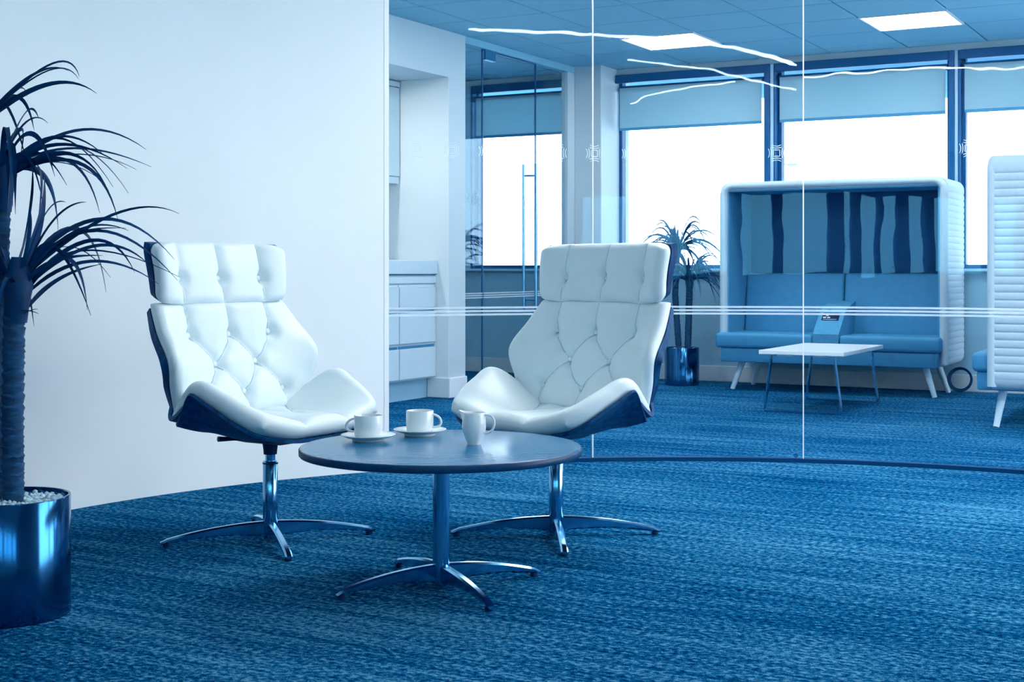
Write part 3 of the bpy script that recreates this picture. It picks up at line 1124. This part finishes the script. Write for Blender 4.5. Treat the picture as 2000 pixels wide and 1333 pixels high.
btn_me = MB().lathe([(0, -.003), (.008, -.003), (.0105, .0), (.0095, .0035), (.006, .0055), (0, .0062)], 16).mesh('button', True, 60)
btn_me.materials.append(M['leather'])


def base_leg_mesh(L, hcol, wid):
    """arched flat bar from the column (x=0) out to x=L, rounded tip"""
    n = 14
    top, bot = [], []
    for i in range(n + 1):
        q = i / n
        x = .012 + (L - .012) * q
        zt = hcol * (1 - .08 * q - .60 * q * q)
        zb = .016 + .012 * math.sin(math.pi * min(1, q * 1.0)) - .008 * q
        if q > .97:
            zt = zb + (zt - zb) * .62
        top.append((x, zt))
        bot.append((x, zb))
    poly = top + bot[::-1]
    mb = MB()
    c = wid * .22
    m = len(poly)
    cx = np.array(poly)
    # chamfered prism: three sections across the width
    def inset(k):
        out = []
        for i, (x, z) in enumerate(poly):
            zt = z - k if i <= n else z + k
            out.append((min(x, L - k), zt))
        return out
    secs = [(-wid / 2, inset(c)), (-wid / 2 + c, poly), (wid / 2 - c, poly), (wid / 2, inset(c))]
    vs = [(x, y, z) for y, pl in secs for x, z in pl]
    fs = []
    for s in range(3):
        for i in range(m):
            fs.append((s * m + i, s * m + (i + 1) % m, (s + 1) * m + (i + 1) % m, (s + 1) * m + i))
    for i in range(n):
        fs.append((i, i + 1, m - 2 - i, m - 1 - i))
        fs.append((3 * m + i, 3 * m + m - 1 - i, 3 * m + m - 2 - i, 3 * m + i + 1))
    me = mb.add(vs, fs).mesh('leg', True, 35)
    me.materials.append(M['chrome'])
    return me


leg_chair = base_leg_mesh(.355, .066, .024)
leg_table = base_leg_mesh(.318, .068, .024)
glide_me = MB().lathe([(0, 0), (.011, 0), (.012, .004), (.010, .012), (0, .012)], 12).mesh('glide', True)
glide_me.materials.append(M['rubber'])


def star_base(t, leg_me, L, ang, rot):
    for k in range(4):
        a = ang + k * math.pi / 2 - rot
        l = link('leg', leg_me, None, t)
        l.rotation_euler = (0, 0, a)
        g = link('glide', glide_me, None, l)
        g.location = (L - .02, 0, 0)


def make_chair(label, loc, psi, ang):
    t = thing('lounge_chair', label, 'chair', loc, psi, 'white tufted lounge chairs')
    for nm in ('seat', 'backrest', 'headrest'):
        p = link(nm, CH[nm], None, t)
        link('outer_shell', CH[nm + '_shell'], None, p)['label'] = 'dark wood veneer outer shell'
        if nm == 'seat':
            link('outer_shell', CH['corner_shell'], None, p)
        for me in CH[nm + '_cords']:
            link('seam', me, 'seam', p)
        for loc_b, n in CH[nm + '_btn']:
            b = link('button', btn_me, None, p)
            b.location = loc_b
            b.rotation_euler = __import__('mathutils').Vector(n).to_track_quat('Z', 'Y').to_euler()
    # bracket joining headrest and back behind
    MB().box(-.05, .05, .246, .262, .70, .84, .004).build('headrest_bracket', 'black', t)
    # mechanism
    mb = MB()
    mb.prism([(-.11, .352), (-.085, .335), (-.03, .322), (.03, .322), (.075, .335), (.10, .352)], 'y', -.07, .08)
    mb.build('swivel_plate', 'black', t)
    MB().lathe([(0, .33), (.032, .33), (.026, .322), (.023, .30), (.022, .286), (0, .286)], 20).build('gas_lift_cover', 'black', t, True)
    MB().tube([(-.05, .03, .341), (-.10, .07, .342), (-.15, .09, .345)], [.006, .006, .009], 8).build('lever', 'black', t, True)
    MB().lathe([(0, .29), (.0165, .29), (.0165, .25), (0, .25)], 20).build('gas_lift', 'chrome', t, True)
    MB().lathe([(0, .264), (.022, .264), (.0245, .261), (.0245, .012), (.022, .008), (0, .008)], 28).build('column', 'chrome', t, True)
    MB().lathe([(.0246, .254), (.0254, .254), (.0254, .259), (.0246, .259)], 28).build('column_collar', 'black', t, True)
    star_base(t, leg_chair, .355, ang, psi)
    return t


make_chair('white tufted leather lounge chair beside the tall potted plant, before the plain wall', (-.80, 4.575, 0), R(58), math.atan2(-.116, -.331))
make_chair('white tufted leather lounge chair right of the coffee table, before the glass partition', (.149, 4.665, 0), R(-49), math.atan2(-.016, -.354))

# ------------------------------------------------------------------ coffee table
ct = thing('coffee_table', 'round dark-topped coffee table on a steel four-star pedestal', 'table', (-.2, 3.9, 0), 0)
MB().lathe([(0, .378), (.385, .378), (.392, .379), (.3965, .383), (.3965, .396), (.394, .3995), (.39, .40), (0, .40)], 96).build('tabletop', 'table_top', ct, True, 50)
MB().lathe([(.39, .3785), (.3955, .379), (.398, .382), (.398, .396), (.3955, .3993), (.3945, .3995), (.3945, .383)], 96).build('edge_band', 'edge', ct, True, 50)
MB().lathe([(0, .378), (.024, .378), (.024, .012), (.020, .008), (0, .008)], 28).build('column', 'chrome', ct, True)
MB().lathe([(0, .378), (.09, .378), (.09, .370), (.03, .366), (0, .366)], 28).build('mounting_plate', 'chrome', ct, True)
star_base(ct, leg_table, .318, math.atan2(-.147, -.28), 0)

# ------------------------------------------------------------------ cups, saucers, jug
def handle(mb, cx, r0, z0, z1, out, rad, side):
    pts = []
    for q in np.linspace(0, 1, 17):
        a = math.pi * (q - .5)
        x = r0 - .004 + (out + .004) * math.cos(a) ** .8 if abs(q - .5) < .5 else r0 - .004
        z = (z0 + z1) / 2 + (z1 - z0) / 2 * math.sin(a) - (.004 * math.cos(a))
        pts.append((x, 0, z))
    return mb.tube(pts, rad, 10)


def cup_and_saucer(loc, ang, lab_c, lab_s):
    s = thing('saucer', lab_s, 'saucer', loc, 0, 'saucers on the coffee table')
    MB().lathe([(0, .004), (.040, .004), (.040, 0), (.046, 0), (.048, .006), (.064, .010), (.079, .0165), (.0795, .018), (.078, .0187), (.062, .0135), (.046, .0095), (.030, .0085), (0, .0085)], 48).build('dish', 'ceramic', s, True, 50)
    c = thing('coffee_cup', lab_c, 'cup', (loc[0], loc[1], loc[2] + .0092), ang, 'coffee cups on the coffee table')
    MB().lathe([(0, .002), (.030, .002), (.030, 0), (.034, 0), (.038, .003), (.0405, .009), (.0412, .03), (.0412, .063), (.0408, .0645), (.0388, .0645), (.0382, .062), (.038, .014), (.034, .008), (0, .007)], 48).build('bowl', 'ceramic', c, True, 50)
    handle(MB(), 0, .0412, .016, .054, .026, .0035, 1).build('handle', 'ceramic', c, True)


cup_and_saucer((-.418, 4.02, .40), R(168), 'white coffee cup with its handle to the left, on the left saucer', 'white saucer under the left cup')
cup_and_saucer((-.277, 4.154, .40), R(-14), 'white coffee cup with its handle to the right, between left cup and jug', 'white saucer under the right cup')
jg = thing('milk_jug', 'white porcelain milk jug with pouring lip and loop handle', 'jug', (-.108, 3.936, .40), R(-18))
prof = [(0, .003), (.015, .003), (.016, 0), (.0195, 0), (.0205, .003), (.0265, .018), (.0325, .036), (.0345, .05), (.0335, .068), (.0315, .082), (.0315, .0895), (.0305, .0905), (.0295, .0895), (.0295, .08), (.0315, .066), (.0325, .05), (.03, .036), (.024, .016), (0, .008)]
mb = MB().lathe(prof, 48)
nv = []
for x, y, z in mb.v:
    a = math.atan2(y, x)
    r = math.hypot(x, y)
    k = math.exp(-((abs(a) - math.pi) / .38) ** 2)     # lip towards -x
    q = max(0, (z - .062) / .029)
    x -= k * q ** 1.6 * .016
    z += k * q ** 2 * .006
    if .002 < z < .05 and r > .018:      # softly faceted lower body
        f = 1 - .035 * (.5 - .5 * math.cos(8 * a)) * min(1, (.05 - z) / .02)
        x *= f
        y *= f
    nv.append((x, y, z))
mb.v = nv
mb.build('body', 'ceramic', jg, True, 50)
pts = []
for q in np.linspace(0, 1, 19):
    a = math.pi * (.5 - q)
    pts.append((.031 + .030 * max(0, math.cos(a)) ** .7, 0, .058 + .026 * math.sin(a) - .010 * (q * (1 - q)) * 4 * 0 + (.004 * math.cos(a))))
MB().tube(pts, .0032, 10).build('handle', 'ceramic', jg, True)
em = MB()
rj = random.Random(3)
for k in range(7):
    a = R(-90 + 18 + (k - 3) * 5.2)
    rr = .0338
    em.box(rr * math.cos(a) - .0008, rr * math.cos(a) + .0008, rr * math.sin(a) - .0004, rr * math.sin(a) + .0004, .061, .0625 + .0012 * rj.random())
for q in np.linspace(-1, 1, 11):
    a = R(-90 + 18 + q * 17)
    rr = .0333
    zz = .074 - .004 * abs(q) ** .5 * math.cos(q * 5)
    em.box(rr * math.cos(a) - .0007, rr * math.cos(a) + .0007, rr * math.sin(a) - .0004, rr * math.sin(a) + .0004, zz - .0005, zz + .0006)
em.build('relief_emblem', 'table_white', jg)

# ------------------------------------------------------------------ potted plants
def leaf_mesh(p0, p1, p2, wid, n=14, twist=0.0):
    p0, p1, p2 = (np.array(p, float) for p in (p0, p1, p2))
    vs, fs = [], []
    for i in range(n + 1):
        q = i / n
        c = (1 - q) ** 2 * p0 + 2 * q * (1 - q) * p1 + q * q * p2
        d = 2 * (1 - q) * (p1 - p0) + 2 * q * (p2 - p1)
        d /= np.linalg.norm(d) + 1e-9
        side = np.cross(d, np.array([0, 0, 1.0]))
        if np.linalg.norm(side) < .15:
            side = np.cross(d, np.array([0, 1.0, 0]))
        side /= np.linalg.norm(side) + 1e-9
        nrm = np.cross(side, d)
        side = side * math.cos(twist) + nrm * math.sin(twist)
        nrm = np.cross(side, d)
        w = wid * (.55 + .45 * min(1, q * 5)) * (1 - q ** 2.2) + .0004
        vs += [c - side * w + nrm * w * .35, c, c + side * w + nrm * w * .35, c - nrm * .0008]
    for i in range(n):
        k = 4 * i
        fs += [(k, k + 1, k + 5, k + 4), (k + 1, k + 2, k + 6, k + 5), (k, k + 4, k + 7, k + 3), (k + 3, k + 7, k + 6, k + 2)]
    return MB().add(vs, fs).mesh('leaf', True, 80)


def pot(t, r, h, pebble, seed):
    MB().lathe([(0, .004), (r - .004, .004), (r - .004, 0), (r, .002), (r, h - .002), (r - .001, h), (r - .007, h), (r - .008, h - .002), (r - .008, h - .06), (0, h - .06)], 64).build('pot', 'chrome_pot', t, True, 50)
    rn = random.Random(seed)
    mb = MB()
    mb.lathe([(0, h - .055), (r - .009, h - .055), (r - .009, h - .028), (0, h - .02)], 24)
    ico = [(0, 0, 1), (.894, 0, .447), (.276, .851, .447), (-.724, .526, .447), (-.724, -.526, .447), (.276, -.851, .447), (.724, .526, -.447), (-.276, .851, -.447), (-.894, 0, -.447), (-.276, -.851, -.447), (.724, -.526, -.447), (0, 0, -1)]
    fc = [(0, 1, 2), (0, 2, 3), (0, 3, 4), (0, 4, 5), (0, 5, 1), (1, 6, 2), (2, 7, 3), (3, 8, 4), (4, 9, 5), (5, 10, 1), (1, 10, 6), (2, 6, 7), (3, 7, 8), (4, 8, 9), (5, 9, 10), (6, 11, 7), (7, 11, 8), (8, 11, 9), (9, 11, 10), (10, 11, 6)]
    n = int(1.5 * (r / pebble) ** 2)
    for _ in range(n):
        a = rn.random() * 2 * math.pi
        q = math.sqrt(rn.random()) * (r - .012 - pebble)
        sx, sy, sz = (pebble * rn.uniform(.6, 1.15) for _ in range(3))
        ra = rn.random() * 6
        ca, sa = math.cos(ra), math.sin(ra)
        z = h - .022 + rn.random() * .012
        mb.add([(q * math.cos(a) + (x * sx * ca - y * sy * sa), q * math.sin(a) + (x * sx * sa + y * sy * ca), z + w * sz * .8) for x, y, w in ico], fc)
    o = mb.build('pebbles', 'pebble', t, True, 70)
    o['kind'] = 'stuff'
    o['label'] = 'pale pebbles filling the pot'


def trunk(t, pts, r, ring):
    rn = random.Random(int(r * 1e4) + len(pts))
    P = np.array(pts, float)
    n = int(np.linalg.norm(P[-1] - P[0]) / (ring / 4))
    k = np.linspace(0, 1, len(P))
    qs = np.linspace(0, 1, n)
    path = [tuple(np.interp(q, k, P[:, a]) for a in range(3)) for q in qs]
    rad = [r * (1 + (.09 if i % 4 == 0 else (-.08 if i % 4 == 1 else .0)) + rn.uniform(-.025, .025)) for i in range(n)]
    mb = MB().tube(path, rad, 16)
    mb.v = [(x + rn.uniform(-1, 1) * r * .02, y + rn.uniform(-1, 1) * r * .02, z + rn.uniform(-1, 1) * ring * .14) for x, y, z in mb.v]
    mb.build('trunk', 'trunk', t, True, 60)


# tall plant at the left edge; pot 0.157 m radius
pl = thing('potted_plant', 'tall dark strap-leaved plant in a steel pot at the left edge', 'plant', (-1.313, 3.6, 0), 0)
pot(pl, .157, .308, .0085, 5)
trunk(pl, [(.018, -.01, .27), (.016, -.01, .5), (.02, -.01, .78)], .0275, .026)
trunk(pl, [(-.036, .04, .27), (-.045, .05, .6), (-.03, .05, 1.12)], .020, .024)
trunk(pl, [(-.09, .05, .27), (-.10, .07, .8), (-.085, .06, 1.30)], .018, .024)


def P2(px, py, y=0.0):      # plant-local metres
    return np.array([(px - 15) / 750.0, y, .9 - (py - 525) / 750.0])


rl = random.Random(11)


def arc_leaf(start, apex, tip, wid, y0, y1, mname='leaf'):
    a, b, c = P2(*start, y0), P2(*apex, (y0 + y1) / 2), P2(*tip, y1)
    ctrl = 2 * b - .5 * (a + c)
    link('leaf', leaf_mesh(a, ctrl, c, wid * 1.25, 16, rl.choice((-1, 1)) * rl.uniform(.6, 1.3)), mname, pl)


A_ = [((50, 540), (220, 421), (352, 418), .0040), ((58, 520), (190, 428), (322, 506), .0075), ((55, 545), (190, 452), (346, 548), .0065),
      ((55, 560), (190, 482), (300, 516), .0055), ((55, 520), (140, 448), (183, 572), .0065), ((60, 530), (112, 486), (184, 616), .0085),
      ((45, 580), (125, 505), (163, 606), .0070), ((48, 580), (165, 512), (292, 556), .0070), ((55, 520), (120, 428), (188, 398), .0060),
      ((50, 560), (170, 470), (247, 533), .0060), ((55, 600), (105, 545), (178, 516), .0050), ((50, 560), (120, 470), (246, 446), .0050),
      ((45, 590), (95, 520), (215, 500), .0075), ((40, 560), (150, 455), (262, 452), .0045), ((40, 560), (100, 430), (160, 400), .006),
      ((50, 570), (150, 490), (333, 542), .004), ((35, 560), (75, 470), (92, 408), .009), ((30, 560), (60, 440), (55, 330), .010), ((22, 560), (40, 430), (28, 318), .011)]
for i, (s, a, tp, w) in enumerate(A_):
    arc_leaf(s, a, tp, w, 0, rl.uniform(-.14, .14))
B_ = [((-15, 350), (130, 252), (272, 288), .0045), ((-15, 345), (125, 290), (298, 327), .0045), ((-12, 345), (115, 284), (266, 334), .0045),
      ((-10, 340), (60, 262), (121, 348), .0075), ((-10, 350), (140, 302), (240, 402), .0050), ((-10, 350), (150, 318), (239, 432), .0055),
      ((-5, 350), (125, 312), (203, 418), .0045), ((0, 340), (60, 298), (126, 361), .0075), ((0, 330), (50, 310), (93, 406), .0085),
      ((0, 330), (58, 340), (68, 448), .0075), ((-15, 340), (50, 228), (97, 238), .0055), ((-10, 340), (110, 276), (220, 372), .004),
      ((-5, 340), (70, 320), (88, 420), .008), ((-20, 350), (80, 262), (178, 298), .004), ((-10, 340), (130, 300), (262, 330), .003),
      ((-20, 345), (30, 240), (75, 235), .006), ((-5, 360), (100, 268), (218, 365), .005), ((-30, 350), (20, 250), (20, 300), .006),
      ((-5, 300), (25, 300), (40, 420), .010), ((-5, 300), (15, 320), (20, 440), .010)]
for i, (s, a, tp, w) in enumerate(B_):
    arc_leaf(s, a, tp, w, .05, .05 + rl.uniform(-.14, .14))
C_ = [((-60, 250), (85, 127), (157, 151), .0040), ((-60, 245), (75, 162), (180, 179), .0060), ((-60, 245), (70, 138), (143, 150), .0045),
      ((-55, 250), (10, 172), (36, 183), .0030), ((-55, 240), (40, 140), (110, 128), .004), ((-60, 260), (0, 180), (30, 245), .007)]
for i, (s, a, tp, w) in enumerate(C_):
    arc_leaf(s, a, tp, w, .06, .06 + rl.uniform(-.1, .1))
# the rest of the three crowns, away from the camera side
for cx, cz, n, y0 in ((.02, .86, 20, 0), (-.035, 1.15, 20, .05), (-.09, 1.32, 18, .06)):
    for k in range(n):
        az = R(110 + 140 * (k + .5) / n + rl.uniform(-8, 8)) if k % 3 else R(rl.uniform(60, 300))
        L = rl.uniform(.26, .42)
        d = np.array([math.cos(az), math.sin(az), 0])
        p0 = np.array([cx, y0, cz - .03])
        rise = rl.uniform(.08, .24)
        link('leaf', leaf_mesh(p0, p0 + d * L * .45 + np.array([0, 0, rise * 1.5]), p0 + d * L + np.array([0, 0, rl.uniform(-.16, .12)]), rl.uniform(.004, .008), 12), 'leaf', pl)
for cx, y0, z0, r0, r1 in ((.024, -.01, .76, .029, .040), (-.03, .05, 1.05, .021, .03), (-.087, .06, 1.24, .019, .026)):
    mbl = MB()
    mbl.tube([(cx, y0, z0), (cx + .002, y0, z0 + .05), (cx + .006, y0, z0 + .10), (cx + .008, y0, z0 + .17)], [r0, r0 * 1.15, r1, r1 * .45], 12)
    mbl.build('leaf_sheath', 'leaf', pl, True)
for (a, b) in (((55, 612), (82, 603)), ((52, 606), (84, 612))):
    p, q = P2(*a, -.03), P2(*b, -.035)
    link('dead_leaf_stub', leaf_mesh(p, (p + q) / 2 + np.array([0, 0, .004]), q, .004, 6), 'leaf', pl)

# far plant behind the right chair
fp = thing('potted_plant', 'smaller two-stemmed strap-leaved plant in a steel pot behind the right chair', 'plant', (1.315, 10.70, 0), 0)
pot(fp, .133, .29, .011, 8)
trunk(fp, [(.045, 0, .25), (.055, 0, .6), (.06, 0, .80)], .026, .03)
trunk(fp, [(-.02, .02, .25), (-.05, .02, .7), (-.035, .02, 1.02)], .024, .03)
for cx, cz, n in ((.06, .84, 46), (-.035, 1.08, 54)):
    for k in range(n):
        az = 2 * math.pi * (k * .381966) + rl.uniform(-.2, .2)
        L = rl.uniform(.24, .42)
        d = np.array([math.cos(az), math.sin(az), 0])
        up = rl.uniform(.05, .22) if k % 4 else rl.uniform(.2, .28)
        dv = d[0] * .4848 + d[1] * .8746
        if dv > 0:
            L = min(L, .40 / dv)
        du = d[0] * .8746 - d[1] * .4848
        if du > 0:
            L = min(L, (.35 - cx) / du)
        p0 = np.array([cx, 0, cz - .04]) + d * .015
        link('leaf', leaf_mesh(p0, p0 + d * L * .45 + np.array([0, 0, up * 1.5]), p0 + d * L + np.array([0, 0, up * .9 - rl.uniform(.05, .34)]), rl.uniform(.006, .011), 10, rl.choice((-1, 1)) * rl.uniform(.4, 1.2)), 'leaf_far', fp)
    MB().tube([(cx, 0, cz - .08), (cx, 0, cz - .03), (cx, 0, cz + .05)], [.028, .034, .012], 10).build('leaf_sheath', 'leaf_far', fp, True)

# ------------------------------------------------------------------ linear lamps of the round meeting area (seen only as reflections)
for k, (a, b, lab) in enumerate((((1.55, 4.0), (.45, 2.0), 'linear ceiling lamp over the coffee table, mirrored in the glass'),
                                 ((1.50, 2.4), (.10, .30), 'second linear ceiling lamp nearer the photographer, mirrored in the glass'),
                                 ((.2, 1.3), (-1.5, 2.25), 'linear ceiling lamp left of the coffee table, mirrored at the right of the glass'),
                                 ((2.1, -.25), (.8, 1.0), 'linear ceiling lamp behind the photographer, mirrored faintly in the glass'))):
    dx, dy = b[0] - a[0], b[1] - a[1]
    L = math.hypot(dx, dy)
    t = thing('linear_lamp', lab, 'ceiling lamp', ((a[0] + b[0]) / 2, (a[1] + b[1]) / 2, ZC - .005), math.atan2(dy, dx), 'linear ceiling lamps')
    MB().box(-L / 2 - .01, L / 2 + .01, -.034, .034, -.035, 0, .003).build('housing', 'trim', t)
    hb = (.026, .013, .022, .013)[k]
    MB().box(-L / 2, L / 2, -hb, hb, -.041, -.0352).build('diffuser', 'led_left' if k == 2 else 'led', t)

# ------------------------------------------------------------------ outside
sl = thing('street_lamp', 'thin street lamp outside the window beside the dark mullion', 'street lamp', (10.3, 53, -.5), 0)
MB().tube([(0, 0, 0), (0, 0, 5.35)], [.06, .04], 8).build('pole', 'lamp_grey', sl, True)
MB().tube([(0, 0, 5.35), (.2, 0, 5.42), (.35, 0, 5.40)], .025, 6).build('arm', 'lamp_grey', sl, True)
MB().rbox(.25, .62, -.1, .1, 5.34, 5.43, .03, 2).build('lamp_head', 'lamp_grey', sl, True)
